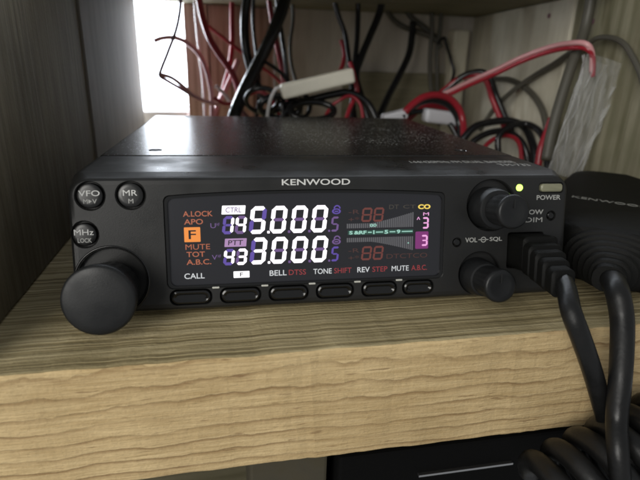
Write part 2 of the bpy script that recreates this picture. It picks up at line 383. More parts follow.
def boolean_cut(me_bm, cut_bm):
    def mk(b):
        bmesh.ops.recalc_face_normals(b, faces=b.faces)
        me = bpy.data.meshes.new('t'); b.to_mesh(me); b.free(); o = bpy.data.objects.new('t', me); COL.objects.link(o); return o
    A, B = mk(me_bm), mk(cut_bm)
    md = A.modifiers.new('b', 'BOOLEAN'); md.operation = 'DIFFERENCE'; md.object = B; md.solver = 'EXACT'; md.use_self = True
    dg = bpy.context.evaluated_depsgraph_get(); me = bpy.data.meshes.new_from_object(A.evaluated_get(dg))
    bm = bmesh.new(); bm.from_mesh(me)
    for o in (A, B): d = o.data; bpy.data.objects.remove(o); bpy.data.meshes.remove(d)
    bpy.data.meshes.remove(me)
    return bm

# ------------------------------------------------------------------ camera (solved from the photograph)
CAM = Vector((-31.404, -131.045, 66.366)); pit, yaw, rol = [math.radians(a) for a in (19.66173, 11.61381, -1.73769)]
fw = Vector((math.sin(yaw)*math.cos(pit), math.cos(yaw)*math.cos(pit), -math.sin(pit)))
rt = Vector((math.cos(yaw), -math.sin(yaw), 0)); dn = fw.cross(rt)
rt2 = rt*math.cos(rol)+dn*math.sin(rol); dn2 = -rt*math.sin(rol)+dn*math.cos(rol)
cam = bpy.data.cameras.new('camera'); co = bpy.data.objects.new('camera', cam); COL.objects.link(co)
Rm = Matrix((rt2, -dn2, -fw)).transposed()
co.matrix_world = Matrix.Translation(CAM*S) @ Rm.to_4x4()
cam.sensor_width = 36; cam.lens = 500/640*36; cam.clip_start = .005; cam.clip_end = 10
cam.dof.use_dof = True; cam.dof.focus_distance = .140; cam.dof.aperture_fstop = 20
scene.camera = co
def at(px, py, Y):
    """a point of the photograph at depth Y behind the radio's front (mm)"""
    d = rt2*((px-320)/500)+dn2*((py-240)/500)+fw
    return CAM+d*((Y-CAM.y)/d.y)

# ------------------------------------------------------------------ the shelf compartment
XL = -88.6
def top_face(f): return 0 if f.normal.y < -.6 or f.normal.z < -.6 else 1
o = rough_board('shelf', -190, 300, -27.8, 289, -33.1, 0, ('shelf_front', 'shelf_top'), bev=.9, nx=220, amp=.32, matfn=top_face)
tag(o, kind='structure')
o = rough_board('wall_left', XL-16, XL, -27, 118.6, .3, 104, ('dark_wall',), bev=.6, nx=40, amp=.15); tag(o, kind='structure')
o2 = rough_board('wall_panel', XL-16, XL+.6, 119.4, 286, .3, 104, ('grey_board',), bev=.6, nx=40, amp=.15, parent=o)
o = rough_board('upper_shelf', -190, 300, 96, 290.4, 104.3, 125, ('olive_board',), bev=.7, nx=80, amp=.2); tag(o, kind='structure')
# back: pale panel, brown vertical boards beside the window opening, a rail across the foot
wb = rough_board('wall_back', 14, 300, 291, 297, .3, 124, ('back_panel',), bev=.4, nx=20, amp=.1); tag(wb, kind='structure')
rough_board('backing_strip', -54, 13.6, 293, 297, .3, 124, ('brown_board',), parent=wb, bev=.2, nx=4, amp=.02)
for x0, x1, yy in ((-54.5, -37, 288), (-36.3, -20, 289.5), (-19.4, -3, 288.2), (-2.4, 13.4, 289.6)):
    rough_board('brown_board', x0, x1, yy, 292.9, .3, 104, ('brown_board',), parent=wb, bev=1.0, nx=20, amp=.2)
rough_board('rail', 70, 164, 285, 290.7, .3, 59.5, ('rail',), parent=wb, bev=1, nx=20, amp=.2)
rough_board('corner_post', 158, 172, 276, 290.6, .3, 94, ('white_wall',), parent=wb, bev=2.2, nx=20, amp=.2)
# right wall: whitewashed boards, set slightly askew
def rw(x, y, z):
    return None
def wall_board(name, y0, y1, dx, matk, parent=None):
    bm = box_bm(0, 10, y0, y1, .3, 104, bev=.7)
    for k in range(1, 14):
        bmesh.ops.bisect_plane(bm, geom=bm.verts[:]+bm.edges[:]+bm.faces[:], plane_co=(0,0,k*7.5), plane_no=(0,0,1))
    def T(c):
        n = noise.noise_vector(c*.05)*.3
        return Vector((148.5+(c.y)*.106+c.x+dx+n.x, c.y+n.y, c.z))
    return from_bm(bm, name, parent, (matk,), T=T)
wr = wall_board('wall_right', 140, 288, 0, 'white_wall'); tag(wr, kind='structure')
wall_board('wall_panel', 78, 139, 1.2, 'stained_shaded_wall', wr)
wall_board('wall_panel', -27, 77.2, .2, 'stained_shaded_wall', wr)
for (yy, zz) in ((165, 96), (121, 90), (190, 52)):
    x = 148.5+yy*.106-.05+(1.2 if yy < 140 else 0)
    nb = lathe_bm([(0,0),(1.4,0),(1.4,.5),(.9,.8),(0,.85)], 14)
    from_bm(nb, 'nail_head', wr, ('mauve',), T=lambda c, x=x, yy=yy, zz=zz: Vector((x-c.z, yy+c.x, zz+c.y)))
# daylight beyond the open back corner
bm = bmesh.new(); prism(bm, [(-700, 560), (700, 560), (700, 562), (-700, 562)], -80, 700)
sky = from_bm(bm, 'sky', None, ()); m = glow('daylight', (.84,.91,1.0), 7.5); M['daylight'] = m; sky.data.materials.append(m); tag(sky, kind='structure')
sill = rough_board('window_sill', XL-20, -55.2, 300, 350, .3, 25, ('white_pl',), bev=1.5, nx=10, amp=.2); tag(sill, kind='structure')
# lower compartment
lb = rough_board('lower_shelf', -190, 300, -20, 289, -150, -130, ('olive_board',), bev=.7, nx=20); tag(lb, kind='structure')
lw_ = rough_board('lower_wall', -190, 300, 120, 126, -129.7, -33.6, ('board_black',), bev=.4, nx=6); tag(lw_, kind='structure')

# ------------------------------------------------------------------ the radio
H, E_, Z0 = 35.131, 7.353, 2.0
FH = math.hypot(H, E_)
radio = empty('mobile_radio', (0,0,0), -0.0321546)
tag(radio, 'black two-band car radio with lit violet and white frequency display on the pine shelf', 'radio')
Wv = Vector((0, E_, H)).normalized(); Nv = Vector((0, -H, E_)).normalized(); O_ = Vector((0, -E_, Z0))
def FT(c): return O_+Vector((c.x, 0, 0))+Wv*c.y+Nv*c.z        # (x, height up the tilted face, distance out of it)

# front panel body
def panel_bm():
    bm = bmesh.new(); rings = []
    for ins, n in ((2.0, 0), (1.0, -.15), (.35, -.7), (0, -1.7)):
        pts = rrect(-70+ins, 70-ins, ins, FH-ins, 5.0-ins*.6, 8)
        rings.append([bm.verts.new(FT(Vector((x, y, n)))) for x, y in pts])
    for ins, y in ((0, 6), (0, 29.2), (.5, 30.0)):
        pts = rrect(-70+ins, 70-ins, ins, FH-ins, 5.0-ins*.6 if y < 4 else 2.4, 8)
        rings.append([bm.verts.new(Vector((x, y, Z0+w/FH*H))) for x, w in pts])
    n = len(rings[0])
    for a, b_ in zip(rings, rings[1:]):
        for k in range(n): bm.faces.new((a[k], a[(k+1)%n], b_[(k+1)%n], b_[k]))
    bm.faces.new(rings[0][::-1]); bm.faces.new(rings[-1])
    return bm
cut = bmesh.new()
def add_cut(pts, z0, z1, flare=0):
    b = bmesh.new()
    n = len(pts); cx = sum(p[0] for p in pts)/n; cy = sum(p[1] for p in pts)/n
    hx = max(abs(p[0]-cx) for p in pts); hy = max(abs(p[1]-cy) for p in pts)
    rings = []
    for z, f in ((z0, 0), (-.35 if flare else (z0+z1)/2, 0), (0.02, flare), (z1, flare)):
        rings.append([b.verts.new(FT(Vector((cx+(x-cx)*(hx+f)/hx, cy+(y-cy)*(hy+f)/hy, z)))) for x, y in pts])
    for a, b2 in zip(rings, rings[1:]):
        for k in range(n): b.faces.new((a[k], a[(k+1)%n], b2[(k+1)%n], b2[k]))
    b.faces.new(rings[0][::-1]); b.faces.new(rings[-1])
    bmesh.ops.recalc_face_normals(b, faces=b.faces)
    me = bpy.data.meshes.new('t'); b.to_mesh(me); b.free(); cut.from_mesh(me); bpy.data.meshes.remove(me)
def circ(cx, cy, r, n=48): return [(cx+r*math.cos(2*PI*k/n), cy+r*math.sin(2*PI*k/n)) for k in range(n)]
BTN = [(-64.3, 31.2, 'VFO', 'M►V'), (-54.4, 31.2, 'MR', 'M'), (-66.2, 21.3, 'MHz', 'LOCK')]
for x, w, *_ in BTN: add_cut(circ(x, w, 3.55 if x > -66 else 3.3), -1.6, 2, .35)
KN0 = (-60.2, 8.8); KN1 = (45.4, 27.0); KN2 = (42.6, 6.9)
add_cut(circ(*KN0, 8.6, 64), -1.8, 3, .3)
add_cut(circ(*KN1, 7.4, 64), -2.2, 3, .3)
add_cut(circ(*KN2, 6.4, 64), -2.2, 3, .3)
# display frame: gently bowed top edge, soft-key scoops along its foot
def win_outline(ins=0, bot=6.0):
    p = [(-46.2+ins, bot), (31.0-ins*.9, bot)]
    p = []
    x0, x1, y0, r = -46.2+ins, 31.0-ins, bot, 1.6
    for k in range(7):
        a = math.radians(180+90*k/6); p.append((x0+r+r*math.cos(a), y0+r+r*math.sin(a)))
    for k in range(7):
        a = math.radians(270+90*k/6); p.append((x1-r+r*math.cos(a), y0+r+r*math.sin(a)))
    def topy(x): return 32.0-ins-1.1*((x+7.6)/38.6)**2
    for k in range(7):
        a = math.radians(90*k/6); p.append((x1-r+r*math.cos(a), topy(x1)-r+r*math.sin(a)))
    for k in range(1, 12): x = x1-(x1-x0)*k/12; p.append((x, topy(x)))
    for k in range(7):
        a = math.radians(90+90*k/6); p.append((x0+r+r*math.cos(a), topy(x0)-r+r*math.sin(a)))
    return p
add_cut(win_outline(0, 6.2), -1.0, 2, .3)
KEYS = [-40.3, -27.1, -13.9, -0.8, 12.1, 23.7]; KW = [5.2, 5.2, 5.2, 5.1, 4.9, 4.4]
for x, hw in zip(KEYS, KW): add_cut(rrect(x-hw-.3, x+hw+.3, 1.5, 5.75, 1.9), -2.0, 2, .15)
add_cut(rrect(60.3, 68.0, 30.4, 33.4, .9), -.9, 2, .15)
add_cut(circ(64.6, 23.6, 1.45, 24), -1.2, 2, .1); add_cut(circ(35.2, 16.4, 1.35, 24), -1.2, 2, .1)
add_cut(circ(54.0, 32.0, 1.05, 24), -.6, 2, .05)
add_cut(rrect(51.1, 62.4, 8.2, 18.8, .8), -5, 2, .15)
pb = boolean_cut(panel_bm(), cut)
panel = from_bm(pb, 'front_panel', radio, ('panel',)); autosmooth(panel, 32)

# metal cover behind the panel
bm = box_bm(-69.3, 69.3, 30.6, 150, Z0+.4, Z0+H-.1, bev=1.2, seg=3)
cb = bmesh.new()
for (x, y) in ((-53.8, 41.0), (53.8, 41.0), (-51.5, 143.5), (51.5, 143.5)):
    b = lathe_bm([(0,Z0+H-.8),(2.0,Z0+H-.8),(2.6,Z0+H+1),(0,Z0+H+1)], 28)
    for v in b.verts: v.co.x += x; v.co.y += y
    bmesh.ops.recalc_face_normals(b, faces=b.faces); me = bpy.data.meshes.new('t'); b.to_mesh(me); b.free(); cb.from_mesh(me)
cover = from_bm(boolean_cut(bm, cb), 'cover', radio, ('cover',)); autosmooth(cover, 40)
for (x, y) in ((-53.8, 41.0), (53.8, 41.0), (-51.5, 143.5), (51.5, 143.5)):
    b = lathe_bm([(0,.35),(.3,.55),(1.5,.55),(1.75,.3),(1.75,0),(0,0)], 24)
    from_bm(b, 'screw', cover, ('recess',), T=lambda c, x=x, y=y: Vector((x+c.x, y+c.y, Z0+H-.79+c.z)))
for x in (-55, 55):
    for y in (12, 135):
        b = lathe_bm([(0,0),(5,0),(5,Z0+.6),(0,Z0+.6)], 24); from_bm(b, 'rubber_foot', radio, ('foot',), T=lambda c, x=x, y=y: Vector((x+c.x, y+c.y, c.z)))
def lettering(s, x0, x1, y0, y1, mk, parent, z=.0, name='lettering', **k):
    return from_bm(text_bm(s, x0, x1, y0, y1, z, **k), name, parent, (mk,), T=FT)
lettering('KENWOOD', -15.4, 3.4, 33.35, 35.0, 'white_print', panel, z=-.01, bold=.012)
# model line on the upper ledge
def TT(x0, y0): return lambda c: Vector((x0+c.x, y0+c.y, Z0+H+.002))
for s, xa, xb, ya, yb in (('144/430MHz FM DUAL BANDER', 27, 62.5, 17.2, 20.6), ('TM-733', 54.5, 65.0, 12.2, 15.4)):
    from_bm(text_bm(s, xa, xb, ya, yb, 0, th=.03, bold=.01), 'lettering', panel, ('grey_print',), T=lambda c: Vector((c.x, c.y, Z0+H+.01+c.z)))

# push buttons
for x, w, a, b2 in BTN:
    r = 3.2 if x > -66 else 2.95
    bt = from_bm(lathe_bm([(0,-1.7),(r,-1.7),(r,-.1),(r-.15,.25),(r-.5,.42),(r-1.2,.46),(0,.5)], 40), 'push_button', radio, ('button',), T=lambda c, x=x, w=w: FT(Vector((c.x+x, c.y+w, c.z))))
    autosmooth(bt, 40)
    ww = {'VFO': 2.55, 'MR': 1.75, 'MHz': 2.35}[a]
    lettering(a, x-ww, x+ww, w-.1, w+1.35, 'white_print', bt, z=.44, th=.1, bold=.006)
    if a == 'VFO':
        lettering('M', x-1.5, x-.45, w-2.0, w-.85, 'grey_print', bt, z=.44, th=.08, bold=.01)
        tb = bmesh.new(); prism(tb, [(x-.25, w-1.95), (x+.55, w-1.42), (x-.25, w-.9)], .44, .53); from_bm(tb, 'lettering', bt, ('grey_print',), T=FT)
        lettering('V', x+.65, x+1.75, w-2.0, w-.85, 'grey_print', bt, z=.44, th=.08, bold=.01)
    else:
        w2 = .6 if b2 == 'M' else 1.7
        lettering(b2, x-w2+.1, x+w2+.1, w-2.05, w-.9, 'grey_print', bt, z=.44, th=.08, bold=.012)

# tuning knob
kb = lathe_bm([(0,-1.9),(6.2,-1.9),(6.2,0),(6.9,.6),(7.1,1.2),(7.9,9.6),(8.45,11.2),(8.6,13.0),(8.5,13.45),(8.25,13.75),(7.8,13.95),(6.2,14.15),(4,14.3),(0,14.4)], 96, flute=(.14, 1.2, 9.8))
kn = from_bm(kb, 'tuning_knob', radio, ('knob',), T=lambda c: FT(Vector((c.x+KN0[0], c.y+KN0[1]-1.6, c.z)))); autosmooth(kn, 50)
rg = from_bm(lathe_bm([(8.9,-.02),(9.15,.22),(9.35,.22),(9.55,-.02)], 80), 'knob_ring', radio, ('gloss',), T=lambda c: FT(Vector((c.x+KN0[0], c.y+KN0[1], c.z)))); autosmooth(rg, 60)
# two concentric volume and squelch controls
for KN, rin in ((KN1, 6.6), (KN2, 5.9)):
    T_ = lambda c, KN=KN: FT(Vector((c.x+KN[0]-.3, c.y+KN[1]-.9, c.z)))
    k1 = from_bm(lathe_bm([(0,-2.3),(rin-.4,-2.3),(rin-.5,1.0),(rin-.9,4.0),(rin-1.2,4.6),(rin-1.8,4.8),(0,4.8)], 72), 'control_knob', radio, ('knob',), T=T_); autosmooth(k1, 40)
    k2 = from_bm(lathe_bm([(4.2,4.7),(4.3,5.2),(4.55,11.2),(4.65,12.0),(4.45,12.7),(3.9,13.1),(2.8,12.95),(1.5,12.7),(0,12.6)], 64, flute=(.16, 5.1, 11.5)), 'knob_top', k1, ('knob',), T=T_); autosmooth(k2, 45)
    bmk = bmesh.new(); prism(bmk, rrect(-.18, .18, .9, 3.4, .15, 2), 12.8, 13.08)
    from_bm(bmk, 'pointer_mark', k1, ('panel',), T=T_)
# led, power key, small sockets
led = from_bm(lathe_bm([(0,-.5),(.95,-.5),(.95,.1),(.75,.45),(.4,.62),(0,.66)], 28), 'power_light', radio, ('led',), T=lambda c: FT(Vector((c.x+54, c.y+32, c.z)))); autosmooth(led, 60)
bm = bmesh.new(); loft_prism(bm, rrect(60.7, 67.6, 30.75, 33.05, .8), [(0,-1.0),(0,.2),(.3,.5)]); o = from_bm(bm, 'power_button', radio, ('olive_btn',), T=FT); autosmooth(o, 40)
lettering('POWER', 59.6, 67.3, 28.35, 29.75, 'grey_print', panel, bold=.015)
lettering('LOW', 56.2, 62.0, 24.1, 25.5, 'grey_print', panel, bold=.02); lettering('DIM', 56.4, 61.8, 21.8, 23.2, 'grey_print', panel, bold=.02)
lettering('VOL', 37.7, 41.4, 16.3, 17.7, 'grey_print', panel, bold=.015); lettering('SQL', 45.3, 49.2, 16.3, 17.7, 'grey_print', panel, bold=.015)
bm = bmesh.new(); prism(bm, [(41.8,16.9),(42.5,16.9),(42.5,17.12),(41.8,17.12)], 0, .04); prism(bm, [(44.2,16.9),(44.9,16.9),(44.9,17.12),(44.2,17.12)], 0, .04)
prism(bm, [(42.85,16.9),(43.85,16.9),(43.85,17.12),(42.85,17.12)], .0, .05)
n = 28
for k in range(n):
    a, c = 2*PI*k/n, 2*PI*(k+1)/n
    q = [bm.verts.new((43.35+r*math.cos(t), 17.0+r*math.sin(t), .04)) for r, t in ((.62,a),(.85,a),(.85,c),(.62,c))]; bm.faces.new(q)
from_bm(bm, 'lettering', panel, ('grey_print',), T=FT)
for x, w in ((64.6, 23.6), (35.2, 16.4)):
    o = from_bm(lathe_bm([(0,-1.25),(1.05,-1.25),(1.05,-.2),(.8,.05),(0,.1)], 24), 'small_button', radio, ('gloss',), T=lambda c, x=x, w=w: FT(Vector((c.x+x, c.y+w, c.z)))); autosmooth(o, 40)

# display
bm = bmesh.new()
loft_prism(bm, win_outline(.25, 6.4), [(0,-1.05),(0,-.62),(.12,-.5)])
disp = from_bm(bm, 'display_window', radio, ('glass',), T=FT)
bm = bmesh.new(); op = win_outline(.05, 6.22); ip = win_outline(.75, 6.8); n = len(op)
ro = [[bm.verts.new((x, y, z)) for x, y in (op if k == 0 else ip)] for k, z in ((0,-.98),(0,.05),(1,.05),(1,-.98))]
for a, b_ in zip(ro, ro[1:]+ro[:1]):
    for k in range(n): bm.faces.new((a[k], a[(k+1)%n], b_[(k+1)%n], b_[k]))
autosmooth(from_bm(bm, 'display_frame', radio, ('gloss',), T=FT), 30)
DZ = -.49
def dtext(s, x0, x1, w, h, mk, **k): return lettering(s, x0, x1, w-h/2, w+h/2, mk, disp, z=DZ, name='display_lettering', th=.03, **k)
SEG = {'a':((0,1),(1,1)),'b':((1,1),(1,.5)),'c':((1,.5),(1,0)),'d':((0,0),(1,0)),'e':((0,.5),(0,0)),'f':((0,1),(0,.5)),'g':((0,.5),(1,.5))}
DIG = {'0':'abcdef','1':'bc','3':'abcdg','4':'bcfg','5':'acdfg','8':'abcdefg'}
def digit(ch, x0, x1, y0, y1, th, lit, ghost, shear=.13, name='digit', override=None):
    bm = bmesh.new(); g = th*.09; hw = th/2
    ax0, ax1, ay0, ay1 = x0+hw, x1-hw, y0+hw, y1-hw
    for s, ((ua, va), (ub, vb)) in SEG.items():
        A = Vector((ax0+(ax1-ax0)*ua, ay0+(ay1-ay0)*va)); B = Vector((ax0+(ax1-ax0)*ub, ay0+(ay1-ay0)*vb))
        d = (B-A).normalized(); p = Vector((-d.y, d.x)); A2 = A+d*g; B2 = B-d*g
        if s == 'g': pts = [A2+d*hw*.2, A2+d*hw+p*hw*.75, B2-d*hw+p*hw*.75, B2-d*hw*.2, B2-d*hw-p*hw*.75, A2+d*hw-p*hw*.75]
        else: pts = [A2-d*hw*.25, A2+d*hw*.7+p*hw, B2-d*hw*.7+p*hw, B2+d*hw*.25, B2-d*hw*.7-p*hw, A2+d*hw*.7-p*hw]
        on = s in DIG[ch]
        z = DZ+(.012 if on else 0)
        ym = (y0+y1)/2
        prism(bm, [(q.x+shear*(q.y-ym), q.y) for q in pts], z, z+.03, 0 if on else 1)
    return from_bm(bm, name, disp, (lit, ghost), T=FT)
def dot(x, y, s, mk, name='decimal_point'):
    bm = bmesh.new(); prism(bm, rrect(x-s, x+s, y-s, y+s, s*.4, 3), DZ+.01, DZ+.04); return from_bm(bm, name, disp, (mk,), T=FT)
for row, (ya, yb, big, small) in enumerate(((20.3, 27.8, '5000', '14'), (11.9, 19.3, '3000', '43'))):
    for k, ch in enumerate(big):
        x = -24.15+k*5.63
        digit(ch, x, x+4.3, ya, yb, 1.12, 'lit_white', 'dim_violet' if k else 'lit_violet')
        if k < 3: dot(x+4.95, ya+.4, .34, 'lit_white' if k == 0 else 'dim_violet')
    dot(-24.15+3*5.63+4.85, ya+.35, .28, 'dim_violet')
    sa, sb = (20.4, 25.3) if row == 0 else (11.9, 16.4)
    for k, ch in enumerate(small): digit(ch, -31.4+k*3.35, -31.4+k*3.35+2.95, sa, sb, .82, 'lit_white', 'lit_violet' if (k == 0) else 'dim_violet')
    digit('5', -1.85, .35, ya+.1, ya+4.3, .58, 'dim_violet' if row == 0 else 'lit_violet', 'glass')
    # little lock mark over the last digit
    bm = bmesh.new(); cx, cy = -.35, yb-1.2
    for k in range(20):
        a, c = PI*k/20*1.0, PI*(k+1)/20
        bm.faces.new([bm.verts.new((cx+r*math.cos(t)+.2, cy+.2+r*math.sin(t), DZ+.03)) for r, t in ((.62,a),(.98,a),(.98,c),(.62,c))])
    for k in range(24):
        a, c = 2*PI*k/24, 2*PI*(k+1)/24
        bm.faces.new([bm.verts.new((cx+1.25*r*math.cos(t), cy-.55+.8*r*math.sin(t), DZ+.03)) for r, t in ((.6,a),(1.0,a),(1.0,c),(.6,c))])
    prism(bm, [(cx-.5,cy-.75),(cx+.5,cy-.75),(cx+.5,cy-.4),(cx-.5,cy-.4)], DZ, DZ+.03)
    from_bm(bm, 'lock_mark', disp, ('lit_violet' if row == 0 else 'dim_violet',), T=FT)
# badges over the small digits
def badge(x0, x1, y0, y1, s, mk, ink, name='badge', shear=0, tr=.16):
    bm = bmesh.new(); prism(bm, [(x+shear*(y-(y0+y1)/2), y) for x, y in rrect(x0, x1, y0, y1, .15, 2)], DZ, DZ+.03); b_ = from_bm(bm, name, disp, (mk,), T=FT)
    lettering(s, x0+(x1-x0)*tr, x1-(x1-x0)*tr, y0+(y1-y0)*.2, y1-(y1-y0)*.2, ink, disp, z=DZ+.032, name='badge_lettering', th=.02, shear=shear, bold=.01)
badge(-31.5, -25.3, 25.75, 28.1, 'CTRL', 'lit_badge', 'dim_violet', shear=.1)
badge(-31.0, -25.2, 16.95, 19.2, 'PTT', 'lit_purple', 'glass', shear=.1)
badge(-41.5, -37.3, 18.55, 22.5, 'F', 'lit_orange', 'glass', tr=.27)
badge(-28.9, -24.6, 8.35, 10.15, 'F', 'lit_badge', 'glass', tr=.4)
for s, a, c, w, mk in (('A.LOCK', -41.6, -33.9, 26.05, 'dim_orange'), ('APO', -41.4, -36.5, 23.95, 'dim_orange'), ('MUTE', -41.3, -34.9, 17.2, 'dim_orange'), ('TOT', -41.1, -36.3, 15.2, 'dim_orange'), ('A.B.C.', -41.2, -34.7, 13.1, 'dim_orange')):
    dtext(s, a, c, w, 1.45, mk, bold=.012)
dtext('U', -34.6, -33.2, 22.8, 1.3, 'dim_violet'); dtext('HF', -33.0, -32.2, 23.1, .8, 'dim_violet')
dtext('V', -34.5, -33.1, 14.2, 1.3, 'dim_violet'); dtext('HF', -32.9, -32.1, 14.5, .8, 'dim_violet')
# bottom legends
for s, a, c, mk in (('CALL', -41.9, -36.6, 'lb'), ('BELL', -19.1, -14.4, 'lb'), ('DTSS', -13.8, -9.0, 'red_print'), ('TONE', -6.9, -1.7, 'lb'), ('SHIFT', -1.0, 4.0, 'red_print'), ('REV', 5.7, 9.3, 'lb'), ('STEP', 10.1, 14.5, 'red_print'), ('MUTE', 15.8, 20.9, 'lb'), ('A.B.C.', 21.7, 26.4, 'red_print')):
    if mk == 'lb' and 'lb' not in M: M['lb'] = glow('white_legend', (.95,.98,1), .65)
    if mk == 'red_print': mk = 'redl'
    if mk == 'redl' and 'redl' not in M: M['redl'] = glow('red_legend', (.85,.06,.08), .32)
    dtext(s, a, c, 9.3, 1.5, mk, bold=.008 if mk == 'lb' else .003)
# right-hand sub displays
for ya in (22.9, 12.0):
    hh = 4.0
    for k in range(2): digit('8', 6.9+k*3.4, 6.9+k*3.4+2.9, ya, ya+hh, .56, 'dim_red', 'dim_red')
    dtext('-R', 3.1, 6.2, ya+2.9, 1.15, 'faint_red'); dtext('+*', 3.1, 6.2, ya+.9, 1.15, 'faint_red')
# signal meter: a fan of unlit bars each side of the scale
for up in (1, 0):
    bm = bmesh.new(); nb_ = 34
    for k in range(nb_):
        t = k/(nb_-1); x = 2.6+19.0*t; h = 1.3+(2.9 if t > .5 else 2.9)*max(0, (t-.35)/.65)**1.2
        if up: y0, y1 = 21.2, 21.2+h
        else: y0, y1 = 18.5-h*.95, 18.5
        prism(bm, [(x, y0), (x+.40, y0), (x+.40, y1), (x, y1)], DZ, DZ+.03)
    from_bm(bm, 'signal_bars', disp, ('meter',), T=FT)
bm = bmesh.new(); prism(bm, [(2.9,19.35),(22.0,19.35),(22.0,20.55),(2.9,20.55)], DZ-.005, DZ+.012); from_bm(bm, 'scale_band', disp, ('green_line',), T=FT)
dtext('S', 3.3, 4.3, 19.95, 1.0, 'lit_green', bold=.04); dtext('&RF', 4.7, 8.3, 19.95, 1.0, 'lit_green', bold=.04)
for s, a, c in (('1', 10.2, 10.6), ('5', 13.5, 14.6), ('9', 17.1, 18.2)): dtext(s, a, c, 19.95, 1.1, 'lit_green', bold=.04)
bm = bmesh.new()
for a, c in ((8.7, 9.8), (11.0, 13.1), (15.0, 16.7), (18.6, 21.8)): prism(bm, [(a,19.8),(c,19.8),(c,20.1),(a,20.1)], DZ+.012, DZ+.035)
from_bm(bm, 'scale_line', disp, ('lit_green',), T=FT)
dtext('00', 9.2, 11.2, 21.9, .95, 'lit_green', bold=.05); dot(20.6, 16.6, .18, 'lit_green', 'meter_dot')
dtext('CO', 23.3, 27.0, 26.9, 1.35, 'lit_yellow', bold=.04); dtext('DT', 14.8, 17.6, 27.0, 1.2, 'ghost'); dtext('CT', 18.9, 22.6, 27.0, 1.0, 'ghost')
dtext('DTCTCO', 14.2, 26.4, 12.9, 1.35, 'faint_red')
bm = bmesh.new(); prism(bm, rrect(22.7, 26.6, 14.8, 19.8, .3, 2), DZ-.004, DZ+.01); from_bm(bm, 'channel_block', disp, ('lit_magenta',), T=FT)
digit('3', 24.4, 26.4, 15.6, 18.8, .5, 'lit_pink', 'lit_magenta', shear=0); digit('3', 24.6, 26.6, 20.6, 23.9, .5, 'lit_pink', 'glass', shear=0)
dtext('M', 24.9, 26.6, 24.8, .9, 'lit_pink'); dtext('^', 23.0, 24.0, 23.6, .8, 'lit_pink')
# soft keys and the pale catches between them
for x, hw in zip(KEYS, KW):
    bm = bmesh.new(); loft_prism(bm, rrect(x-hw, x+hw, 1.75, 5.55, 1.7), [(0,-2.05),(0,-.3),(.2,.15),(.6,.35),(.9,.2),(1.3,-.15)])
    o = from_bm(bm, 'soft_key', radio, ('gloss',), T=FT); autosmooth(o, 30)
for a, c in zip(KEYS, KEYS[1:]):
    bm = bmesh.new(); xm = (a+c)/2; loft_prism(bm, rrect(xm-.95, xm+.95, 5.75, 6.25, .2), [(0,-.1),(0,.12),(.08,.2)]); from_bm(bm, 'catch', radio, ('tab',), T=FT)

# ------------------------------------------------------------------ hand microphone with its cord and plug
mic = empty('hand_microphone', (110, 17, 0)); tag(mic, 'black hand microphone lying right of the radio with ribbed cord boot and coiled cord', 'microphone')
ax_ = Vector((.69, .7238, 0)).normalized(); rg_ = Vector((ax_.y, -ax_.x, 0)); MO = Vector((72, -23, 0))
def MT(t, s, z): return MO+ax_*t+rg_*s+Vector((0,0,z))-Vector((110,17,0))
def mloft(st, n=40, p=2.6):
    bm = bmesh.new(); rings = []
    for t, hw, zc, hz in st:
        ring = []
        for k in range(n):
            a = 2*PI*k/n; c, s = math.cos(a), math.sin(a)
            ring.append(bm.verts.new(MT(t, hw*math.copysign(abs(c)**(2/p), c), zc+hz*math.copysign(abs(s)**(2/p), s))))
        rings.append(ring)
    for a, b_ in zip(rings, rings[1:]):
        for k in range(n): bm.faces.new((a[k], a[(k+1)%n], b_[(k+1)%n], b_[k]))
    bm.faces.new(rings[0][::-1]); bm.faces.new(rings[-1]); return bm
st = [(21,11,11,7.5),(22,14,11,9),(25,17.5,10.7,9.8),(33,22,10.4,10.2),(45,26,10.3,10.3),(60,28,10.2,10.2),(85,28.5,10.2,10.2),(112,27,10.2,10.2),(124,26.5,10.2,10.1),(127,25.5,10,9.5),(128,23,10,8)]
body = from_bm(mloft(st, 56, 5.0), 'microphone_body', mic, ('mic',)); autosmooth(body, 40)
tb = text_bm('KENWOOD', -18, 7.5, 58.2, 61.4, 20.38, th=.12, bold=.01)
from_bm(tb, 'lettering', body, ('dull_print',), T=lambda c: MT(c.y, c.x, c.z))
ribs = []
for k in range(6):
    t = 1+k*3.5; hw = 5.0+k*1.75; hz = 4.6+k*.85
    ribs += [(t, hw*.86, 12.6-.25*k, hz*.88), (t+.35, hw, 12.6-.25*k, hz), (t+2.2, hw*1.03, 12.6-.25*k, hz*1.02), (t+2.6, hw*.88, 12.6-.25*k, hz*.9)]
ribs = [(-.8,4.0,12.4,3.8)]+ribs
boot = from_bm(mloft(ribs, 40, 2.4), 'cord_boot', mic, ('mic',)); autosmooth(boot, 35)
# plug: stepped strain relief out of the microphone socket (its position in the radio's frame, then the world's)
Rz = Matrix.Rotation(-0.0321546, 4, 'Z')
def PW(x, w, n): return (Rz @ FT(Vector((x, w, n))))-Vector((110,17,0))
bm = bmesh.new()
def blk(x0, x1, w0, w1, n0, n1, r=.8, dx=0, dw=0, sh=0):
    b = bmesh.new(); loft_prism(b, rrect(x0, x1, w0, w1, r, 4), [(0,n0),(0,n1-.6),(.35,n1-.15),(.9,n1)])
    for v in b.verts: v.co = PW(v.co.x+dx*(v.co.z-n0), v.co.y+dw*(v.co.z-n0), v.co.z)
    bmesh.ops.recalc_face_normals(b, faces=b.faces); me = bpy.data.meshes.new('t'); b.to_mesh(me); b.free(); bm.from_mesh(me)
blk(51.4, 62.1, 8.5, 18.5, -3, 8.0, r=1.4)
blk(51.2, 61.6, 7.8, 17.0, 7.9, 11.2, dw=-.15, r=1.7)
blk(51.5, 60.8, 6.8, 15.6, 11.0, 14.0, dw=-.2, r=1.7)
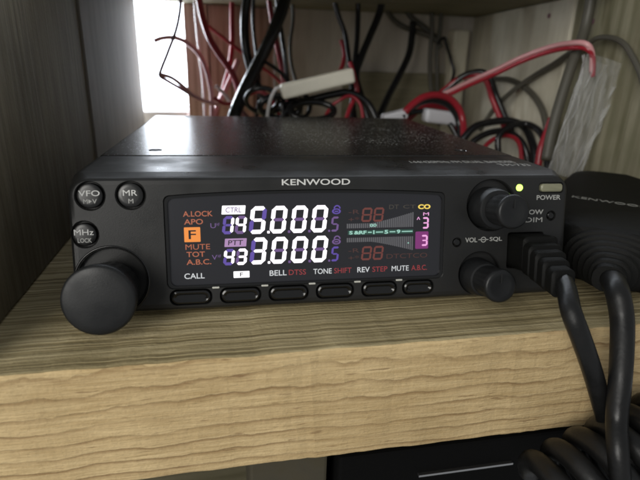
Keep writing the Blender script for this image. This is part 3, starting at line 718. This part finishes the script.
blk(52.0, 60.0, 5.8, 14.0, 13.8, 16.8, dw=-.25, r=1.7)
blk(52.6, 59.4, 4.8, 12.2, 16.6, 20, dw=-.25, r=1.7)
plug = from_bm(bm, 'plug', mic, ('mic',)); autosmooth(plug, 35)
# cord
C0 = Vector((110,17,0))
pts = [PW(56.0, 8.9, 15)+C0, PW(56.0, 7.8, 20)+C0, at(571, 311, -36), at(581, 338, -38.5), at(592, 370, -39), at(601, 402, -38), at(608, 432, -37)]
# coil: helix hanging under the shelf edge
hel = []
A = at(692, 430, -43); B = at(552, 502, -43); A.y = B.y = -44
turns = 6; d = (B-A); dl = d.normalized(); u = Vector((0,1,0)); v = dl.cross(u)
for k in range(turns*14+1):
    t = k/(turns*14); a = 2*PI*turns*t
    c = A+d*t+Vector((0,0,-3.0*math.sin(PI*t)*0)); rr = 11.5
    hel.append(c+(u*math.cos(a)+v*math.sin(a))*rr)
lead = [Vector(p) for p in pts]
lead2 = [MT(4, 0, 12.3)+C0, at(617, 291, -30), at(622, 318, -34), at(622, 348, -38), at(620, 382, -42), at(617, 418, -45), at(618, 452, -50), at(622,490,-53)]
bm = tube_bm([p-C0 for p in lead+[at(612, 462, -37)]], 2.45, seg=16)
tube_bm([p-C0 for p in lead2], lambda t: 3.1-.7*t, seg=16, bm=bm)
tube_bm([p-C0 for p in hel], 3.0, seg=14, n=2, bm=bm)
cord = from_bm(bm, 'coiled_cord', mic, ('cord',)); autosmooth(cord, 50)

# ------------------------------------------------------------------ cables and bits behind the radio
def wall_y(px, py, gap=4.0):
    d = rt2*((px-320)/500)+dn2*((py-240)/500)+fw
    t = (148.5-gap+.106*CAM.y-CAM.x)/(d.x-.106*d.y)
    return CAM.y+d.y*t if t > 0 else 1e6
def cable(label, pts, r, mk, name='cable', group=None, cat='cable', seg=12, twin=None):
    P = [at(p[0], p[1], min(p[2], wall_y(p[0], p[1]))) for p in pts]; base = Vector((P[-1].x, P[-1].y, P[-1].z))
    e = tube_bm([p-base for p in P], r, seg=seg)
    if twin:
        mk2, off = twin
        b2 = tube_bm([p-base+Vector(off) for p in P], r*.95, seg=seg)
        for f in b2.faces: f.material_index = 1
        me = bpy.data.meshes.new('t'); b2.to_mesh(me); b2.free(); e.from_mesh(me); bpy.data.meshes.remove(me)
    o = from_bm(e, name, None, (mk,)+((twin[0],) if twin else ()), smooth=True)
    o.location = base*S
    tag(o, label, cat, group)
    return o
cable('thin pale wire hanging straight down beside the bright opening', [(194,-8,272),(196,20,272),(199,50,270),(203,85,268),(205,120,262),(204,135,255)], .95, 'white_cable')
cable('thick glossy red wire curving down from the upper shelf at the left', [(198,-8,250),(202,15,250),(209,37,248),(219,54,246),(229,68,244),(236,82,242),(240,100,238),(240,130,230)], 2.2, 'red_cable')
cable('thin mauve wire arching across the bright opening and down in front of the brown boards', [(154,41,262),(163,38,262),(176,38,260),(190,45,256),(202,59,252),(209,80,248),(212,100,244),(212,130,236)], 1.6, 'pink_cable')
cable('thin dark wire hanging in front of the bright opening', [(181,-6,240),(180,10,240),(176,30,238),(168,52,236),(161,70,234),(160,76,233),(166,80,232),(178,87,230),(195,97,228),(215,104,226),(236,106,222),(250,120,216)], 1.15, 'mauve')
cable('thin red wire looping low across the bright opening to the brown boards', [(160,74,228),(172,78,227),(184,87,226),(192,95,224),(210,103,222),(228,105,220),(245,118,212)], 1.3, 'pink_cable')
cable('dark red wire running diagonally behind the hanging black cables', [(208,26,262),(226,40,260),(243,53,258),(260,66,256),(277,79,252),(286,92,248),(288,125,240)], 1.2, 'red_cable')
cable('red wire hanging vertically in the middle of the brown boards', [(232,-8,268),(232,20,268),(232,45,266),(229,68,262),(223,90,258),(217,110,252),(214,132,245)], 1.9, 'red_cable')
cable('faded pink wire hanging behind the tilted black tube', [(238,60,255),(230,80,252),(222,97,250),(216,110,246),(210,128,240)], 1.9, 'pink_cable')
cable('glossy black cable hanging in a shallow bow left of the tilted black tube', [(248,-8,232),(245,15,232),(245,38,230),(248,58,228),(254,78,224),(262,94,218),(276,104,210),(292,108,202)], 3.0, 'black_cable')
cable('thin black wire hanging just right of the bowed black cable', [(254,-8,240),(253,20,240),(256,50,238),(259,75,236),(258,100,230),(256,125,222)], 1.2, 'black_cable')
cable('thick black tube crossing diagonally in front of the red wires', [(287,-10,222),(281,12,220),(272,35,217),(260,60,214),(247,85,208),(237,108,202),(228,135,194)], 4.1, 'black_cable')
cable('red wire hanging straight down above the white connector', [(268,-8,244),(272,20,244),(277,45,242),(282,70,240),(286,100,236),(288,125,230)], 1.8, 'red_cable')
cable('black wire hanging beside the red wire above the white connector', [(276,-8,238),(280,22,238),(284,50,236),(287,75,234),(292,105,226),(296,125,220)], 1.5, 'black_cable')
for i, (cx, cy, rx, ry, Y) in enumerate(((262,100,16,12,190),(280,106,20,11,186),(296,104,14,14,192),(312,108,22,9,184))):
    pts = [(cx+rx*math.cos(a), cy+ry*math.sin(a)+i, Y+6*math.sin(a+i)) for a in [2*PI*k/14-1.0 for k in range(16)]]
    cable('loop of black cable in the tangle behind the radio under the white connector', pts, 2.0 if i % 2 else 1.5, 'black_cable', name='cable_loop', group='black cable loops in the tangle')
cable('thin white wire drooping from the left end of the white connector', [(284,86,178),(276,89,178),(271,98,178),(268,110,178),(266,128,178)], 1.1, 'white_cable')
cable('red wire coming down from the right end of the white connector', [(350,62,196),(355,80,192),(357,92,190),(350,108,186),(344,125,180)], 1.4, 'red_cable')
cable('thin black cable bending down left of two others above the connector', [(333,-8,236),(338,14,236),(345,34,234),(348,52,230),(350,70,224),(352,95,214),(356,125,205)], 1.7, 'black_cable')
cable('thin straight black cable, middle one of three above the connector', [(358,-8,232),(358,15,232),(357,40,228),(355,60,222),(353,78,214),(352,100,206),(350,125,200)], 1.8, 'black_cable')
cable('thicker slanting black cable, right one of three above the connector', [(384,-8,232),(379,14,232),(370,36,228),(361,58,222),(356,76,216),(362,100,206),(370,125,200)], 2.5, 'black_cable')
cable('short red wire beside the thin black cable above the connector', [(341,40,240),(344,52,238),(343,64,236),(338,76,232)], 1.5, 'red_cable')
cable('long black cable slanting down across the olive rail to the radio', [(413,22,262),(412,36,260),(409,54,256),(400,74,246),(389,95,236),(380,115,224),(372,135,214)], 2.6, 'black_cable')
cable('dusty dark cable sagging from the upper shelf into the knotted bundle', [(384,4,276),(392,18,276),(404,27,274),(422,33,272),(436,40,270),(441,48,268)], 2.0, 'grey_cable')
cable('second dusty cable sagging above the long slanting black cable', [(402,4,278),(412,18,277),(426,29,275),(440,42,272)], 2.2, 'grey_cable')
cable('dusty dark cord hanging on the left of the knotted pair', [(431,0,270),(432,30,270),(430,60,268),(431,88,262),(436,105,255),(440,125,246)], 1.9, 'grey_cable')
cable('dusty dark cord hanging on the right of the knotted pair', [(442,0,270),(440,30,270),(437,50,268),(437,75,266),(438,95,260),(446,120,250)], 1.8, 'grey_cable')
cable('black cord looping out to the right of the knotted pair', [(437,44,264),(444,38,264),(447,46,264),(451,60,264),(454,72,262),(450,84,260),(441,92,258),(437,100,256)], 1.3, 'black_cable')
cable('thick red and black power lead arching up behind the right of the radio', [(405,112,172),(413,104,174),(424,97,176),(437,95,178),(450,99,180),(459,109,180),(463,122,178),(464,142,170)], 2.2, 'red_cable', twin=('black_cable', (-1.2,1.5,-3.2)))
cable('red and pink twin lead running up to the clear plastic sleeve', [(420,104,200),(445,93,192),(468,82,180),(495,70,163),(522,57,145),(550,47,124),(572,43,106),(586,44,98),(592,53,97),(592,72,98)], 1.35, 'pink_cable', twin=('red_cable', (.9,0,-2.1)))
cable('black and red lead arching behind the pink twin lead', [(430,104,212),(448,88,208),(464,76,204),(480,72,200),(490,78,196),(496,95,190),(503,112,184),(512,132,176)], 2.1, 'black_cable', twin=('red_cable', (-2.2,1.0,-1.6)))
cable('black cable loop lying behind the right end of the radio', [(455,152,170),(464,138,169),(475,127,170),(492,122,172),(510,121,170),(524,127,166),(532,142,160),(535,160,156),(536,190,152)], 2.4, 'black_cable')
cable('second black cable loop lying inside the larger one behind the radio', [(462,160,162),(472,143,161),(486,134,162),(504,131,162),(519,139,160),(527,155,156),(530,185,152)], 2.0, 'black_cable')
cable('dark red wire standing behind the clear plastic sleeve', [(552,118,122),(547,132,122),(541,148,120),(538,166,118)], 2.0, 'red_cable')
cable('dusty dark cable curling down against the whitewashed wall', [(492,79,222),(510,80,214),(528,90,204),(540,105,196),(545,120,190),(548,142,184)], 1.8, 'grey_cable')
cable('dusty dark cable slanting down the whitewashed wall to the left', [(574,50,138),(556,63,150),(536,75,164),(514,90,180),(495,108,196),(480,130,206)], 1.7, 'grey_cable')
cable('thick dusty cable hanging down the gap between the right wall boards', [(592,-10,116),(589,10,116),(585,28,115),(580,44,112),(572,64,108),(562,95,104),(552,130,100),(546,160,96)], 2.6, 'grey_cable')

cable('thin red wire crossing left in front of the slanting black tube foot', [(214,98,214),(226,104,210),(240,100,206),(256,92,202),(268,96,200),(278,112,198),(284,128,196)], 1.2, 'red_cable')
cable('dark wire hanging at the right edge of the brown boards', [(292,-8,262),(293,20,262),(290,45,258),(292,68,254),(299,92,246),(302,125,236)], 1.3, 'grey_cable')
cable('thin black wire curving over the left end of the white connector', [(262,60,214),(272,66,206),(284,76,196),(292,90,190),(290,104,186),(280,120,182)], 1.2, 'black_cable')
cable('thick black cable running right from under the white connector', [(270,112,198),(290,104,196),(310,100,194),(330,95,192),(350,93,190),(368,104,188),(378,124,184)], 2.4, 'black_cable')
cable('short red wire curling under the right half of the white connector', [(322,125,190),(330,108,188),(340,100,186),(350,96,186),(360,104,184),(364,125,182)], 1.1, 'red_cable')
cable('pale wire drooping along the foot of the brown boards', [(216,86,246),(226,96,240),(232,108,236),(232,130,230)], 1.2, 'white_cable')
cable('dark red wire bending behind the arching red power lead', [(400,130,196),(412,116,196),(428,106,196),(446,110,194),(456,124,190),(460,146,182)], 1.8, 'red_cable')
cable('black wire crossing under the red arch behind the radio', [(398,118,190),(414,112,188),(432,112,186),(448,122,184),(458,140,178),(462,160,172)], 1.7, 'black_cable')
cable('black cable rising from the loops at the right rear of the radio', [(500,160,150),(498,146,152),(500,134,154),(512,126,156),(526,124,156),(540,132,150),(546,150,140),(548,185,130)], 1.9, 'black_cable')
cable('dark red wire tucked inside the black loops at the right rear', [(478,165,156),(484,148,158),(496,138,160),(510,136,160),(520,146,158),(522,180,154)], 1.4, 'red_cable')
cable('dusty dark cable arching across the wall above the plastic sleeve', [(588,44,120),(598,38,118),(612,38,112),(624,44,108),(632,56,104),(642,78,100),(650,120,96),(655,170,92)], 1.3, 'grey_cable')
# white connector strip
cn = empty('wire_connector', at(317, 84, 176)); tag(cn, 'cream white plastic connector bar propped on the tangle of black cables', 'connector')
Pa, Pb = at(281, 92, 176), at(353, 75, 176); ln = (Pb-Pa).length; ang = math.atan2(Pb.z-Pa.z, Pb.x-Pa.x); mid = (Pa+Pb)/2
def CT(c): return Vector((c.x*math.cos(ang)-c.z*math.sin(ang), c.y, c.x*math.sin(ang)+c.z*math.cos(ang)))+mid-cn.location/S
bm = box_bm(-ln/2, ln/2, -5, 5, -4.4, 4.4, bev=2.2, seg=4)
autosmooth(from_bm(bm, 'connector_body', cn, ('cream',), T=CT), 50)
# white labels / plug lying behind the right of the radio
bm = box_bm(-13, 13, -5, 5, 0, 9, bev=2.5, seg=3); o = from_bm(bm, 'plug_housing', None, ('white_pl',), T=lambda c: Vector((c.x, c.y+c.x*.2, c.z+c.x*-.12))); autosmooth(o, 50)
o.location = at(440, 124, 186)*S; tag(o, 'white plastic plug lying under the red arching power lead', 'plug')
bm = box_bm(-8, 8, -4, 4, 0, 6, bev=1.5, seg=3); o = from_bm(bm, 'wire_tag', None, ('white_pl',), T=lambda c: Vector((c.x, c.y, c.z+c.x*.25))); autosmooth(o, 50)
o.location = at(394, 121, 176)*S; tag(o, 'small white wire tag left of the red arching power lead', 'tag')

# clear plastic sleeve
Pt, Pl = at(606, 62, 97), at(563, 176, 93)
bm = bmesh.new(); nseg, nl = 120, 80; rings = []
d = Pl-Pt; dd = d.normalized(); sx = Vector((1,0,0)); sx = (sx-dd*sx.dot(dd)).normalized(); sy = dd.cross(sx)
for i in range(nl+1):
    t = i/nl; c = d*t; hw = 11.0-2.6*t+1.6*max(0, 1-t*7)**2; hd = 5.4-1.8*t
    ring = []
    for k in range(nseg):
        a = 2*PI*k/nseg
        p = c+sx*hw*math.cos(a)+sy*hd*math.sin(a)
        q = Vector((math.cos(a)*2.2, math.sin(a)*2.2, t*3.6)); q2 = Vector((math.cos(a)*3.4, math.sin(a)*3.4, t*4.5))
        w_ = (1-2*abs(noise.noise(q)))*1.9+(1-2*abs(noise.noise(q2*1.3+Vector((5,2,1)))))*.3
        ring.append(bm.verts.new(p+(sx*math.cos(a)+sy*math.sin(a))*(w_-1.2)))
    rings.append(ring)
for a, b_ in zip(rings, rings[1:]):
    for k in range(nseg): bm.faces.new((a[k], a[(k+1)%nseg], b_[(k+1)%nseg], b_[k]))
sl = from_bm(bm, 'plastic_sleeve', None, ('film',), smooth=True); sl.location = Pt*S; tag(sl, 'clear wrinkled plastic sleeve hanging against the right wall with a red lead in its mouth', 'sleeve')

# things in the dark below the shelf
ld = empty('desktop_unit', (45, 40, -129.7)); tag(ld, 'black equipment case in the dark under the shelf with a thin silver strip', 'equipment')
def LT(c): return c-Vector((45,40,-129.7))
from_bm(box_bm(2, 140, -9, 100, -129.5, -52, bev=1.2), 'case', ld, ('board_black',), T=LT)
from_bm(box_bm(29.5, 64, -10.2, -8.9, -63.2, -62.5), 'silver_strip', ld, ('silver',), T=LT)
tb = text_bm('MADE IN JAPAN', 45, 60, -9.06, 0, 0, th=.02)
tb.free()
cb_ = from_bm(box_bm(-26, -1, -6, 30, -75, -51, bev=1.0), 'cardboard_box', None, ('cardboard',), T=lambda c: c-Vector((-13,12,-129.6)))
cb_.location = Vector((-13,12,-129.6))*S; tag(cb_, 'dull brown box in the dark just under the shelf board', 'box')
# stretch the box down to the lower shelf
for v in cb_.data.vertices:
    if v.co.z < .06: v.co.z -= .0546

# ------------------------------------------------------------------ light
def area(name, loc, to, size, power, col, shape='SQUARE'):
    l = bpy.data.lights.new(name, 'AREA'); l.size = size*S; l.energy = power; l.color = col; l.shape = shape
    o = bpy.data.objects.new(name, l); COL.objects.link(o); o.location = Vector(loc)*S
    o.rotation_euler = (Vector(to)-Vector(loc)).to_track_quat('-Z', 'Y').to_euler(); return o
area('room_light', (-470, -540, 260), (0, 60, 10), 420, 4.6, (1, .975, .92))
area('added_fill_light', (-132, 335, 95), (60, 170, 40), 90, 1.0, (.85, .92, 1))  # added lamp out of view past the opening, brightens right wall and cables
w = bpy.data.worlds.new('World'); scene.world = w; w.use_nodes = True
w.node_tree.nodes['Background'].inputs[0].default_value = (.94, .97, 1.0, 1); w.node_tree.nodes['Background'].inputs[1].default_value = .32

scene.view_settings.view_transform = 'Standard'; scene.view_settings.look = 'None'; scene.view_settings.exposure = 0; scene.view_settings.gamma = 1
scene.render.resolution_x = 1024; scene.render.resolution_y = 768
scene.render.engine = 'CYCLES'; scene.cycles.filter_width = 1.8; scene.cycles.max_bounces = 8; scene.cycles.transparent_max_bounces = 12
